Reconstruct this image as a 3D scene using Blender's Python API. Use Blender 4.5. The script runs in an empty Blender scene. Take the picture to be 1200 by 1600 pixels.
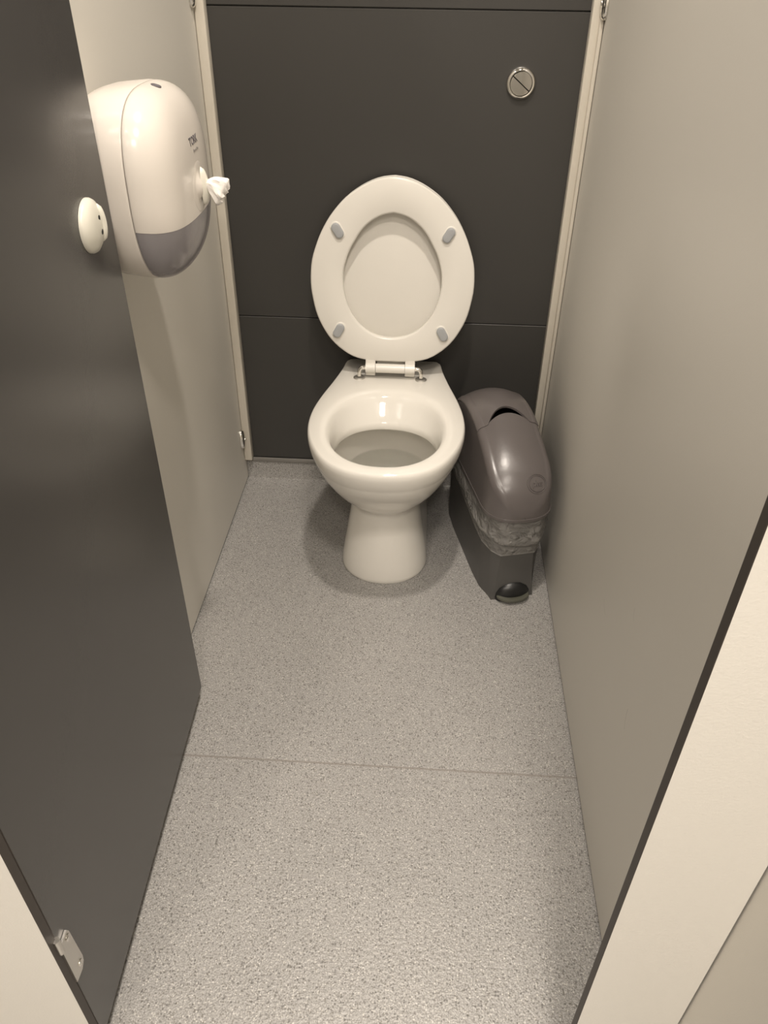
import bpy, bmesh, math, random
from mathutils import Vector, Matrix, noise

S = bpy.context.scene
C = S.collection
PI = math.pi

# ------------------------------------------------------------------ camera
CAM = Vector((0, 0, 1.30))
YAW, PITCH, ROLL, FPX = -0.05354182, 0.63786797, 0.01281251, 1218.59
def cam_axes():
    cy, sy = math.cos(YAW), math.sin(YAW)
    cp, sp = math.cos(PITCH), math.sin(PITCH)
    cr, sr = math.cos(ROLL), math.sin(ROLL)
    f = Vector((sy*cp, cy*cp, -sp)); rt = Vector((cy, -sy, 0)); up = rt.cross(f)
    return rt*cr + up*sr, -rt*sr + up*cr, f
RT, UP, FW = cam_axes()
cd = bpy.data.cameras.new('camera'); cam = bpy.data.objects.new('camera', cd); C.objects.link(cam)
cam.matrix_world = Matrix(((RT.x, UP.x, -FW.x, CAM.x), (RT.y, UP.y, -FW.y, CAM.y), (RT.z, UP.z, -FW.z, CAM.z), (0, 0, 0, 1)))
cd.sensor_fit = 'VERTICAL'; cd.sensor_height = 36; cd.lens = FPX/1600*36
cd.clip_start = 0.02; cd.clip_end = 50
S.camera = cam

# ------------------------------------------------------------------ world, exposure, lamps
W = bpy.data.worlds.new('world'); S.world = W; W.use_nodes = True
W.node_tree.nodes['Background'].inputs[0].default_value = (1.0, 0.9, 0.78, 1)
W.node_tree.nodes['Background'].inputs[1].default_value = 0.0
S.view_settings.view_transform = 'Standard'; S.view_settings.look = 'None'
S.view_settings.gamma = 1; S.view_settings.exposure = 0.0; S.view_settings.use_curve_mapping = False
LAMP_Z = 2.70
SPREAD = 150
WARM = (1.0, 0.905, 0.80)
STALL_LAMPS = [(0.00, 0.97, 19.5), (0.86, 0.97, 12.0), (-0.86, 0.97, 12.0)]
HALL_LAMPS = [(0.20, -0.12, 24.0), (0.10, -1.30, 34.0), (-0.90, -1.10, 22.0)]  # the last is a fill lamp added to brighten the right partition

# the room's geometry (metres; x right, y away from the camera, z up)
YB, XL, XR, YF = 1.897, -0.505, 0.325, 0.411
PH = 2.045            # partition height

# ------------------------------------------------------------------ helpers
LOC = {}
def link(name, me, mat=None, parent=None):
    o = bpy.data.objects.new(name, me); C.objects.link(o)
    if mat is not None:
        for m in (mat if isinstance(mat, (list, tuple)) else [mat]): me.materials.append(m)
    if parent is not None:
        o.parent = parent
        off = LOC[parent.name]
        me.transform(Matrix.Translation(-off))
        LOC[o.name] = off.copy()
    else:
        LOC[o.name] = Vector((0, 0, 0))
    return o
def thing(name, loc, label, cat, group=None):
    o = bpy.data.objects.new(name, None); C.objects.link(o); o.location = loc
    o.empty_display_size = 0.05
    LOC[o.name] = Vector(loc)
    return tag(o, label, cat, group)
def tag(o, label, cat, group=None):
    o['label'] = label; o['category'] = cat
    if group: o['group'] = group
    return o
def struct(o):
    o['kind'] = 'structure'; return o
def finish(me, smooth=True, angle=35):
    me.validate()
    if smooth:
        for p in me.polygons: p.use_smooth = True
        me.set_sharp_from_angle(angle=math.radians(angle))
    return me
def mesh_from(bm, smooth=True, angle=35):
    bmesh.ops.recalc_face_normals(bm, faces=bm.faces[:])
    me = bpy.data.meshes.new('mesh'); bm.to_mesh(me); bm.free()
    return finish(me, smooth, angle)
def add_box(bm, x0, x1, y0, y1, z0, z1, bev=0.0, seg=2, mat=0):
    vs = [bm.verts.new((x, y, z)) for x in (x0, x1) for y in (y0, y1) for z in (z0, z1)]
    fs = []
    for q in ((0, 1, 3, 2), (4, 6, 7, 5), (0, 4, 5, 1), (2, 3, 7, 6), (0, 2, 6, 4), (1, 5, 7, 3)):
        f = bm.faces.new([vs[i] for i in q]); f.material_index = mat; fs.append(f)
    if bev > 0:
        es = list({e for f in fs for e in f.edges})
        bmesh.ops.bevel(bm, geom=es, offset=bev, segments=seg, affect='EDGES', profile=0.5)
def box(x0, x1, y0, y1, z0, z1, bev=0.0, seg=2):
    bm = bmesh.new(); add_box(bm, x0, x1, y0, y1, z0, z1, bev, seg); return mesh_from(bm)
def add_loft(bm, rings, cap0=True, cap1=True, closed=True, mat=0):
    R = [[bm.verts.new(p) for p in r] for r in rings]
    n = len(R[0])
    for a, b in zip(R[:-1], R[1:]):
        for i in range(n if closed else n-1):
            j = (i+1) % n
            f = bm.faces.new((a[i], a[j], b[j], b[i])); f.material_index = mat
    for flag, r in ((cap0, R[0]), (cap1, R[-1])):
        if flag:
            c = Vector((0, 0, 0))
            for v in r: c += v.co
            cv = bm.verts.new(c/n)
            for i in range(n):
                f = bm.faces.new((r[i], r[(i+1) % n], cv)); f.material_index = mat
    return R
def loft(rings, cap0=True, cap1=True, closed=True, angle=35):
    bm = bmesh.new(); add_loft(bm, rings, cap0, cap1, closed); return mesh_from(bm, True, angle)
def frame(axis):
    a = Vector(axis).normalized()
    h = Vector((0, 0, 1)) if abs(a.z) < 0.9 else Vector((0, 1, 0))
    u = h.cross(a).normalized(); v = a.cross(u)
    return a, u, v
def add_lathe(bm, org, axis, prof, n=40, sx=1.0, sy=1.0, u=None, mat=0):
    """prof = [(radius, height along the axis)]; a zero radius closes the end."""
    a, uu, vv = frame(axis)
    if u is not None:
        uu = Vector(u).normalized(); vv = a.cross(uu)
    org = Vector(org)
    rings = []
    for r, h in prof:
        rings.append([org + a*h + uu*(max(r, 1e-5)*sx*math.cos(2*PI*i/n)) + vv*(max(r, 1e-5)*sy*math.sin(2*PI*i/n)) for i in range(n)])
    add_loft(bm, rings, True, True, mat=mat)
def lathe(org, axis, prof, n=40, **k):
    bm = bmesh.new(); add_lathe(bm, org, axis, prof, n, **k); return mesh_from(bm)
def add_tube(bm, pts, rad, n=14, caps=True, mat=0):
    pts = [Vector(p) for p in pts]; rings = []
    pu = None
    for i, p in enumerate(pts):
        t = (pts[min(i+1, len(pts)-1)] - pts[max(i-1, 0)]).normalized()
        if pu is None:
            _, u, v = frame(t)
        else:
            u = (pu - t*pu.dot(t)).normalized(); v = t.cross(u)
        pu = u
        r = rad[i] if isinstance(rad, (list, tuple)) else rad
        rings.append([p + u*r*math.cos(2*PI*k/n) + v*r*math.sin(2*PI*k/n) for k in range(n)])
    add_loft(bm, rings, caps, caps, mat=mat)
def tube(pts, rad, n=14):
    bm = bmesh.new(); add_tube(bm, pts, rad, n); return mesh_from(bm)
def smooth_path(pts, n=8):
    """Catmull-Rom through pts (tuples of any length)."""
    out = []
    for i in range(len(pts)-1):
        p0 = pts[max(i-1, 0)]; p1 = pts[i]; p2 = pts[i+1]; p3 = pts[min(i+2, len(pts)-1)]
        for k in range(n):
            t = k/n
            out.append(tuple(0.5*((2*b) + (c-a)*t + (2*a-5*b+4*c-d)*t*t + (-a+3*b-3*c+d)*t**3) for a, b, c, d in zip(p0, p1, p2, p3)))
    out.append(tuple(pts[-1])); return out
def interp(tab, x):
    if x <= tab[0][0]: return tab[0][1]
    for (a, va), (b, vb) in zip(tab[:-1], tab[1:]):
        if x <= b:
            return va + (vb-va)*(x-a)/(b-a)
    return tab[-1][1]
def sinterp(tab, x):
    """smooth (Catmull-Rom) interpolation of a table"""
    if x <= tab[0][0]: return tab[0][1]
    if x >= tab[-1][0]: return tab[-1][1]
    for i in range(len(tab)-1):
        if x <= tab[i+1][0]:
            a, b = tab[i], tab[i+1]
            p = tab[i-1] if i > 0 else a
            q = tab[i+2] if i+2 < len(tab) else b
            h = b[0]-a[0]; t = (x-a[0])/h
            m0 = (b[1]-p[1])/max(b[0]-p[0], 1e-9)*h; m1 = (q[1]-a[1])/max(q[0]-a[0], 1e-9)*h
            return (2*t**3-3*t*t+1)*a[1] + (t**3-2*t*t+t)*m0 + (-2*t**3+3*t*t)*b[1] + (t**3-t*t)*m1
def text_mesh(body, size, extr, place, align='CENTER'):
    """lettering as real geometry; place(a, b, c) maps its flat plane and depth into the world"""
    cu = bpy.data.curves.new('text', 'FONT'); cu.body = body; cu.size = size; cu.align_x = align; cu.align_y = 'CENTER'
    cu.resolution_u = 3; cu.extrude = extr; cu.offset = size*0.012
    t = bpy.data.objects.new('text', cu); C.objects.link(t)
    dg = bpy.context.evaluated_depsgraph_get(); dg.update()
    me = bpy.data.meshes.new_from_object(t.evaluated_get(dg))
    bpy.data.objects.remove(t); bpy.data.curves.remove(cu)
    me.materials.clear()
    for v in me.vertices: v.co = place(v.co.x, v.co.y, v.co.z)
    return me

# ------------------------------------------------------------------ materials
def rgb(h):
    c = [int(h[i:i+2], 16)/255 for i in (0, 2, 4)]
    return tuple((v/12.92 if v <= 0.04045 else ((v+0.055)/1.055)**2.4) for v in c) + (1,)
def mat(name, col, rough=0.5, metal=0.0, bump=0.0, bscale=200.0, mottle=0.0, mscale=4.0, spec=0.5, **kw):
    m = bpy.data.materials.new(name); m.use_nodes = True
    nt = m.node_tree; b = nt.nodes['Principled BSDF']
    b.inputs['Base Color'].default_value = col if len(col) == 4 else (*col, 1)
    b.inputs['Roughness'].default_value = rough; b.inputs['Metallic'].default_value = metal
    b.inputs['Specular IOR Level'].default_value = spec
    for k, v in kw.items(): b.inputs[k.replace('_', ' ')].default_value = v
    tc = nt.nodes.new('ShaderNodeTexCoord')
    if mottle > 0:
        n = nt.nodes.new('ShaderNodeTexNoise'); n.inputs['Scale'].default_value = mscale; n.inputs['Detail'].default_value = 4
        mp = nt.nodes.new('ShaderNodeMapRange'); mp.inputs['To Min'].default_value = 1-mottle; mp.inputs['To Max'].default_value = 1+mottle
        mx = nt.nodes.new('ShaderNodeVectorMath'); mx.operation = 'SCALE'
        mx.inputs[0].default_value = col[:3]
        nt.links.new(tc.outputs['Object'], n.inputs['Vector']); nt.links.new(n.outputs['Fac'], mp.inputs['Value'])
        nt.links.new(mp.outputs[0], mx.inputs['Scale']); nt.links.new(mx.outputs[0], b.inputs['Base Color'])
    if bump > 0:
        n = nt.nodes.new('ShaderNodeTexNoise'); n.inputs['Scale'].default_value = bscale; n.inputs['Detail'].default_value = 3
        bp = nt.nodes.new('ShaderNodeBump'); bp.inputs['Strength'].default_value = bump; bp.inputs['Distance'].default_value = 0.001
        nt.links.new(tc.outputs['Object'], n.inputs['Vector']); nt.links.new(n.outputs['Fac'], bp.inputs['Height'])
        nt.links.new(bp.outputs[0], b.inputs['Normal'])
    return m
M = {}
M['cream'] = mat('cream_laminate', (0.63, 0.605, 0.55), 0.42, bump=0.10, bscale=500, mottle=0.02, mscale=3)
M['cream_lit'] = mat('cream_laminate_lit', (0.70, 0.68, 0.635), 0.40, bump=0.25, bscale=420, mottle=0.015)  # same laminate, colour lightened in place of stronger hall light on the front
M['dark_panel'] = mat('charcoal_laminate', (0.044, 0.042, 0.039), 0.42, bump=0.06, bscale=500, mottle=0.04, mscale=5)
M['door'] = mat('grey_door_laminate', (0.058, 0.0555, 0.053), 0.27, bump=0.05, bscale=500, mottle=0.02, mscale=5)
M['core'] = mat('dark_laminate_core', (0.045, 0.036, 0.03), 0.5, mottle=0.15, mscale=60)
M['gap'] = mat('dark_gap', (0.01, 0.009, 0.008), 0.8)
M['ceramic'] = mat('glazed_ceramic', (0.76, 0.735, 0.68), 0.07, mottle=0.01, mscale=6)
M['seat'] = mat('white_seat_plastic', (0.76, 0.735, 0.68), 0.25, mottle=0.01, mscale=6)
M['bumper'] = mat('grey_rubber', (0.36, 0.37, 0.38), 0.45, mottle=0.03, mscale=80)
M['chrome'] = mat('polished_chrome', (0.78, 0.76, 0.72), 0.07, 1.0)
M['satin'] = mat('satin_steel', (0.62, 0.60, 0.56), 0.28, 1.0, bump=0.1, bscale=300)
M['brushed'] = mat('brushed_rosette', (0.62, 0.60, 0.56), 0.5, 1.0)
M['white_plastic'] = mat('white_plastic', (0.68, 0.635, 0.58), 0.20, mottle=0.01, mscale=8)
M['white_trim'] = mat('painted_trim', (0.58, 0.54, 0.465), 0.38, bump=0.25, bscale=90, mottle=0.03, mscale=12)
M['ivory'] = mat('ivory_nylon', (0.68, 0.66, 0.58), 0.28, mottle=0.01, mscale=20)
M['paper'] = mat('tissue_paper', (0.85, 0.82, 0.78), 0.9, bump=0.4, bscale=600)
M['roll'] = mat('roll_paper', (0.62, 0.58, 0.56), 0.9, bump=0.4, bscale=300)
M['ink'] = mat('printed_ink', (0.12, 0.11, 0.12), 0.5)
M['ink_pale'] = mat('pale_printed_ink', (0.30, 0.28, 0.26), 0.5)
M['bin_lid'] = mat('mauve_grey_plastic', (0.115, 0.102, 0.099), 0.28, bump=0.15, bscale=120, mottle=0.03, mscale=14)
M['bin_body'] = mat('charcoal_plastic', (0.085, 0.082, 0.078), 0.42, bump=0.1, bscale=200, mottle=0.04, mscale=14)
M['black'] = mat('black_plastic', (0.012, 0.012, 0.012), 0.35)
M['pedal'] = mat('worn_pedal_plastic', (0.09, 0.09, 0.07), 0.4, mottle=0.3, mscale=40)
M['ceiling'] = mat('ceiling_paint', (0.75, 0.73, 0.69), 0.9)
M['wall_paint'] = mat('hall_paint', (0.60, 0.575, 0.53), 0.8)
M['lamp_ring'] = mat('lamp_ring', (0.8, 0.8, 0.78), 0.4)

# grey smoked translucent window of the dispenser
m = bpy.data.materials.new('smoked_window'); m.use_nodes = True; nt = m.node_tree; b = nt.nodes['Principled BSDF']
b.inputs['Base Color'].default_value = (0.42, 0.40, 0.41, 1); b.inputs['Roughness'].default_value = 0.14
tr = nt.nodes.new('ShaderNodeBsdfTransparent'); tr.inputs[0].default_value = (0.86, 0.85, 0.88, 1)
mx = nt.nodes.new('ShaderNodeMixShader'); mx.inputs[0].default_value = 0.50
nt.links.new(tr.outputs[0], mx.inputs[1]); nt.links.new(b.outputs[0], mx.inputs[2])
nt.links.new(mx.outputs[0], nt.nodes['Material Output'].inputs[0]); M['window'] = m
# thin plastic of the bin liner
m = bpy.data.materials.new('bin_liner_film'); m.use_nodes = True; nt = m.node_tree; b = nt.nodes['Principled BSDF']
b.inputs['Base Color'].default_value = (0.31, 0.30, 0.285, 1); b.inputs['Roughness'].default_value = 0.13
tc = nt.nodes.new('ShaderNodeTexCoord'); n = nt.nodes.new('ShaderNodeTexNoise'); n.inputs['Scale'].default_value = 38; n.inputs['Detail'].default_value = 5; n.inputs['Distortion'].default_value = 1.5
bp = nt.nodes.new('ShaderNodeBump'); bp.inputs['Strength'].default_value = 1.0; bp.inputs['Distance'].default_value = 0.012
nt.links.new(tc.outputs['Object'], n.inputs['Vector']); nt.links.new(n.outputs['Fac'], bp.inputs['Height']); nt.links.new(bp.outputs[0], b.inputs['Normal'])
tr = nt.nodes.new('ShaderNodeBsdfTransparent'); tr.inputs[0].default_value = (0.85, 0.85, 0.83, 1)
mx = nt.nodes.new('ShaderNodeMixShader'); mx.inputs[0].default_value = 0.62
nt.links.new(tr.outputs[0], mx.inputs[1]); nt.links.new(b.outputs[0], mx.inputs[2])
nt.links.new(mx.outputs[0], nt.nodes['Material Output'].inputs[0]); M['liner'] = m
# water in the bowl
M['water'] = mat('water', (0.93, 0.95, 0.93), 0.02, Transmission_Weight=1.0, IOR=1.33)

# speckled non-slip vinyl
def vinyl(name, seams):
    m = bpy.data.materials.new(name); m.use_nodes = True; nt = m.node_tree; b = nt.nodes['Principled BSDF']
    L = nt.links.new
    tc = nt.nodes.new('ShaderNodeTexCoord')
    def node(t, **k):
        n = nt.nodes.new(t)
        for a, v in k.items():
            if a in n.inputs: n.inputs[a].default_value = v
            else: setattr(n, a, v)
        return n
    def ramp(a, b_):
        r = node('ShaderNodeMapRange'); r.inputs['From Min'].default_value = a; r.inputs['From Max'].default_value = b_; return r
    def mixc(fac, c1, c2):
        x = node('ShaderNodeMix'); x.data_type = 'RGBA'
        if fac is not None: L(fac, x.inputs['Factor'])
        for s, c in ((6, c1), (7, c2)):
            if hasattr(c, 'links'): L(c, x.inputs[s])
            else: x.inputs[s].default_value = (*c, 1)
        return x.outputs[2]
    # cloudy base
    n1 = node('ShaderNodeTexNoise', Scale=3.0, Detail=3.0); L(tc.outputs['Object'], n1.inputs['Vector'])
    r1 = ramp(0.3, 0.7); L(n1.outputs['Fac'], r1.inputs['Value'])
    col = mixc(r1.outputs[0], (0.312, 0.304, 0.292), (0.345, 0.335, 0.321))
    # fine grain
    n2 = node('ShaderNodeTexNoise', Scale=420.0, Detail=2.0); L(tc.outputs['Object'], n2.inputs['Vector'])
    r2 = ramp(0.38, 0.62); L(n2.outputs['Fac'], r2.inputs['Value'])
    g = node('ShaderNodeMix'); g.data_type = 'RGBA'; g.blend_type = 'MULTIPLY'; g.inputs['Factor'].default_value = 1.0
    gc = mixc(r2.outputs[0], (0.72, 0.72, 0.72), (1.2, 1.2, 1.2))
    L(col, g.inputs[6]); L(gc, g.inputs[7]); col = g.outputs[2]
    # dark, brown and pale chips: random cells of a Voronoi pattern
    for sc, thr, size, c in ((230, 0.80, 0.40, (0.08, 0.075, 0.07)), (300, 0.80, 0.42, (0.14, 0.13, 0.11)), (320, 0.84, 0.40, (0.62, 0.60, 0.56)), (170, 0.90, 0.32, (0.15, 0.14, 0.13))):
        v = node('ShaderNodeTexVoronoi', Scale=float(sc)); L(tc.outputs['Object'], v.inputs['Vector'])
        sp = node('ShaderNodeSeparateColor'); L(v.outputs['Color'], sp.inputs[0])
        a = node('ShaderNodeMath', operation='GREATER_THAN'); L(sp.outputs[0], a.inputs[0]); a.inputs[1].default_value = thr
        d = node('ShaderNodeMath', operation='LESS_THAN'); L(v.outputs['Distance'], d.inputs[0]); d.inputs[1].default_value = size
        k = node('ShaderNodeMath', operation='MULTIPLY'); L(a.outputs[0], k.inputs[0]); L(d.outputs[0], k.inputs[1])
        k2 = node('ShaderNodeMath', operation='MULTIPLY'); L(k.outputs[0], k2.inputs[0]); k2.inputs[1].default_value = 0.6
        col = mixc(k2.outputs[0], col, c)
    sx = node('ShaderNodeSeparateXYZ'); L(tc.outputs['Object'], sx.inputs[0])
    for axis, pos, w, c in seams:
        s = node('ShaderNodeMath', operation='SUBTRACT'); L(sx.outputs[axis], s.inputs[0]); s.inputs[1].default_value = pos
        a = node('ShaderNodeMath', operation='ABSOLUTE'); L(s.outputs[0], a.inputs[0])
        r = node('ShaderNodeMapRange'); L(a.outputs[0], r.inputs['Value'])
        r.inputs['From Min'].default_value = w*0.7; r.inputs['From Max'].default_value = w*1.2; r.inputs['To Min'].default_value = 0.75; r.inputs['To Max'].default_value = 0
        col = mixc(r.outputs[0], col, c)
    L(col, b.inputs['Base Color'])
    b.inputs['Roughness'].default_value = 0.36
    nb = node('ShaderNodeTexNoise', Scale=170.0, Detail=2.0); L(tc.outputs['Object'], nb.inputs['Vector'])
    bp = node('ShaderNodeBump', Strength=0.55, Distance=0.0022); L(nb.outputs['Fac'], bp.inputs['Height']); L(bp.outputs[0], b.inputs['Normal'])
    return m
M['vinyl'] = vinyl('speckled_vinyl', [(1, 0.922, 0.0022, (0.22, 0.20, 0.18))])
M['vinyl_skirt'] = vinyl('speckled_vinyl_skirting', [])

# right partition: cream laminate with a thin scratch
def scratched(base, segs):
    m = base.copy(); m.name = 'cream_laminate_scratched'; nt = m.node_tree; b = nt.nodes['Principled BSDF']; L = nt.links.new
    tc = nt.nodes.new('ShaderNodeTexCoord'); sx = nt.nodes.new('ShaderNodeSeparateXYZ'); L(tc.outputs['Object'], sx.inputs[0])
    src = b.inputs['Base Color'].links[0].from_socket
    def M2(op, a, b_=None):
        n = nt.nodes.new('ShaderNodeMath'); n.operation = op
        for i, v in enumerate((a, b_)):
            if v is None: continue
            if hasattr(v, 'links'): L(v, n.inputs[i])
            else: n.inputs[i].default_value = v
        return n.outputs[0]
    for (y0, z0), (y1, z1), w in segs:
        ln = math.hypot(y1-y0, z1-z0); ty, tz = (y1-y0)/ln, (z1-z0)/ln
        dy = M2('SUBTRACT', sx.outputs[1], y0); dz = M2('SUBTRACT', sx.outputs[2], z0)
        al = M2('ADD', M2('MULTIPLY', dy, ty), M2('MULTIPLY', dz, tz))
        ac = M2('SUBTRACT', M2('MULTIPLY', dy, tz), M2('MULTIPLY', dz, ty))
        ac = M2('ADD', ac, M2('MULTIPLY', M2('SINE', M2('MULTIPLY', al, PI/ln)), 0.003))
        k = M2('MULTIPLY', M2('LESS_THAN', M2('ABSOLUTE', ac), w), M2('MULTIPLY', M2('GREATER_THAN', al, 0.0), M2('LESS_THAN', al, ln)))
        x = nt.nodes.new('ShaderNodeMix'); x.data_type = 'RGBA'; L(M2('MULTIPLY', k, 0.6), x.inputs['Factor']); L(src, x.inputs[6]); x.inputs[7].default_value = (0.10, 0.085, 0.07, 1)
        src = x.outputs[2]
    L(src, b.inputs['Base Color'])
    return m
M['cream_scratched'] = scratched(M['cream'], [((0.781, 0.375), (0.772, 0.338), 0.0004), ((1.01, 0.385), (0.985, 0.372), 0.0003), ((0.862, 0.505), (0.853, 0.487), 0.0003)])

# ------------------------------------------------------------------ the shell
def panel(name, x0, x1, y0, y1, z0, z1, m, bev=0.0):
    return struct(link(name, box(x0, x1, y0, y1, z0, z1, bev), m))
panel('floor', -2.6, 1.7, -2.0, YB+0.02, -0.05, 0.0, M['vinyl'])
panel('ceiling', -2.6, 1.7, -2.0, YB+0.02, 2.72, 2.78, M['ceiling'])
panel('wall_hall', -2.6, 1.7, -2.05, -2.0, 0, 2.72, M['wall_paint'])
panel('wall_far_left', -2.65, -2.6, -2.0, YB+0.02, 0, 2.72, M['wall_paint'])
panel('wall_far_right', 1.7, 1.75, -2.0, YB+0.02, 0, 2.72, M['wall_paint'])
# back wall: charcoal boards with narrow joints over a dark backing
bm = bmesh.new()
for z0, z1 in ((0.073, 0.502), (0.5042, 1.1765), (1.179, 1.851), (1.8535, 2.72)):
    add_box(bm, -2.6, 1.7, YB, YB+0.012, z0, z1, 0.0008, 1)
add_box(bm, -2.6, 1.7, YB+0.010, YB+0.020, 0, 2.72)
struct(link('wall_back', mesh_from(bm), M['dark_panel']))
# coved vinyl skirting with a capping strip
bm = bmesh.new()
prof = [(YB-0.0075, 0.0005), (YB-0.0055, 0.0015), (YB-0.0045, 0.005), (YB-0.004, 0.06), (YB+0.0, 0.06), (YB+0.0, 0.0005)]
add_loft(bm, [[Vector((x, y, z)) for y, z in prof] for x in (XL+0.001, XR-0.001)])
bs = struct(link('baseboard_back', mesh_from(bm), M['vinyl_skirt']))
cap = link('capping_strip', box(XL+0.001, XR-0.001, YB-0.007, YB, 0.060, 0.072, 0.0012), mat('capping_grey', (0.20, 0.19, 0.175), 0.45), bs)

# partitions (laminate board with a dark core showing on the edges)
def board(name, x0, x1, y0, y1, z0, z1, face, thin):
    """a laminate board; the faces across the thin axis carry the laminate, the edges the dark core"""
    bm = bmesh.new(); add_box(bm, x0, x1, y0, y1, z0, z1, 0.0006, 1)
    bmesh.ops.recalc_face_normals(bm, faces=bm.faces[:])
    for f in bm.faces: f.material_index = 0 if abs(f.normal[thin]) > 0.9 else 1
    me = bpy.data.meshes.new('mesh'); bm.to_mesh(me); bm.free()
    return struct(link(name, me, [face, M['core']]))
wl = board('wall_left', XL-0.013, XL, YF+0.0135, YB-0.001, 0.006, PH, M['cream'], 0)
wr = board('wall_right', XR, XR+0.013, YF+0.0135, YB-0.001, 0.006, PH, M['cream_scratched'], 0)
for v in wr.data.vertices: v.co.x += 0.005*max(0.0, (v.co.y-0.62)/(YB-0.62))      # the right partition is set very slightly out of square
struct(link('gap_shade_left', box(XL-0.011, XL-0.002, YF+0.02, YB-0.03, 0.0, 0.006), M['gap']))  # near-black strip standing in for the shade in the gap under the partition
g4 = struct(link('gap_shade_right', box(XR+0.002, XR+0.011, YF+0.02, YB-0.03, 0.0, 0.006), M['gap']))  # same dark strip for the shaded gap on the right
for v in g4.data.vertices: v.co.x += 0.005*max(0.0, (v.co.y-0.62)/(YB-0.62))
board('wall_front_left', -1.30, -0.4130, YF, YF+0.013, 0.02, PH, M['cream_lit'], 1)
board('wall_front_right', 0.2240, 0.3425, YF, YF+0.013, 0.02, PH, M['cream_lit'], 1)
board('wall_front_side', 0.344, 0.357, -0.95, YF+0.013, 0.02, PH, M['cream'], 0)
# corner posts between partitions and back wall
struct(link('trim_1', box(XL+0.0005, XL+0.022, YB-0.026, YB-0.0002, 0.074, PH, 0.003, 3), M['white_trim']))
bm = bmesh.new()
add_box(bm, XR-0.020, XR-0.0030, YB-0.026, YB-0.0002, 0.074, PH, 0.0025, 3)
add_box(bm, XR-0.0040, XR+0.0038, YB-0.036, YB-0.0002, 0.074, PH, 0.002, 2)
struct(link('trim_2', mesh_from(bm), M['white_trim']))

# ------------------------------------------------------------------ the lamps
def downlight(x, y, power, label):
    t = thing('ceiling_downlight', (x, y, LAMP_Z), label, 'lamp')
    bm = bmesh.new()
    add_lathe(bm, (x, y, LAMP_Z+0.012), (0, 0, -1), [(0.085, 0), (0.085, 0.006), (0.080, 0.009), (0.062, 0.009), (0.060, 0.002), (0.060, -0.008)], 48)
    link('bezel', mesh_from(bm), M['lamp_ring'], t)
    ld = bpy.data.lights.new('downlight_lamp', 'AREA'); ld.shape = 'DISK'; ld.size = 0.115; ld.spread = math.radians(SPREAD); ld.energy = power; ld.color = WARM
    lo = bpy.data.objects.new('downlight_lamp', ld); C.objects.link(lo); lo.parent = t; lo.location = (0, 0, -0.003)
for (x, y, p), lb in zip(STALL_LAMPS, ('round recessed ceiling downlight above the toilet cubicle', 'round recessed ceiling downlight right of the cubicle partition', 'round recessed ceiling downlight left of the cubicle partition')):
    if p: downlight(x, y, p, lb)
def light_panel(x, y, power, half, label):
    t = thing('ceiling_light_panel', (x, y, 2.72), label, 'lamp')
    bm = bmesh.new()
    for x0, x1, y0, y1 in ((-half-0.02, half+0.02, -half-0.02, -half), (-half-0.02, half+0.02, half, half+0.02), (-half-0.02, -half, -half, half), (half, half+0.02, -half, half)):
        add_box(bm, x+x0, x+x1, y+y0, y+y1, 2.708, 2.72)
    link('frame', mesh_from(bm), M['lamp_ring'], t)
    ld = bpy.data.lights.new('panel_lamp', 'AREA'); ld.shape = 'SQUARE'; ld.size = 2*half; ld.energy = power; ld.color = WARM
    ld.spread = math.radians(SPREAD)
    lo = bpy.data.objects.new('panel_lamp', ld); C.objects.link(lo); lo.parent = t; lo.location = (0, 0, -0.008)
for (x, y, p), lb in zip(HALL_LAMPS, ('square ceiling light panel in the hall just before the cubicle doorway', 'square ceiling light panel in the middle of the hall', 'added square fill light far left in the hall')):
    if p: light_panel(x, y, p, 0.15, lb)

# ------------------------------------------------------------------ the cubicle door, swung inwards
HX, HY, EX, EY = -0.4138, 0.4255, -0.4350, 1.0692
dv = Vector((EX-HX, EY-HY, 0)).normalized()          # along the leaf
dn = Vector((dv.y, -dv.x, 0))                        # out of the visible face (towards +x)
DL = math.hypot(EX-HX, EY-HY)
DO = Vector((HX, HY, 0))
def dpt(s, out, z): return DO + dv*s + dn*out + Vector((0, 0, z))
bm = bmesh.new(); add_box(bm, 0, DL, -0.013, 0, 0.03, PH, 0.0007, 1)
bmesh.ops.recalc_face_normals(bm, faces=bm.faces[:])
for f in bm.faces: f.material_index = 0 if abs(f.normal.y) > 0.9 else 1
for v in bm.verts: v.co = dpt(v.co.x, v.co.y, v.co.z)
me = bpy.data.meshes.new('mesh'); bm.to_mesh(me); bm.free()
door = struct(link('door_1', me, [M['door'], M['core']]))
# lock: domed ivory disc with a pinched thumb-turn
LC = dpt(0.560, 0, 0.999)
lock = link('lock_rose', lathe(LC + dn*0.0003, dn, [(0.0335, 0), (0.0335, 0.003), (0.0318, 0.0065), (0.0255, 0.0105), (0.0155, 0.0135), (0.0, 0.0145)], 56), M['ivory'], door)
bm = bmesh.new()
rings = []
for k in range(13):
    a = -1 + 2*k/12
    zz = a*0.0235; w = 0.0058*math.sqrt(max(1-a*a, 0.0))*(0.55+0.45*abs(a)) + 0.0006; h = 0.008*math.sqrt(max(1-a*a, 0)) + 0.0006
    rings.append([LC + dn*(0.0100 + h*math.sin(PI*i/8)) + dv*(0.0150 + w*math.cos(PI*i/8)) + Vector((0, 0, zz)) for i in range(9)])
add_loft(bm, rings, True, True, closed=True)
link('thumb_turn', mesh_from(bm), M['ivory'], lock)
bm = bmesh.new()
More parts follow.
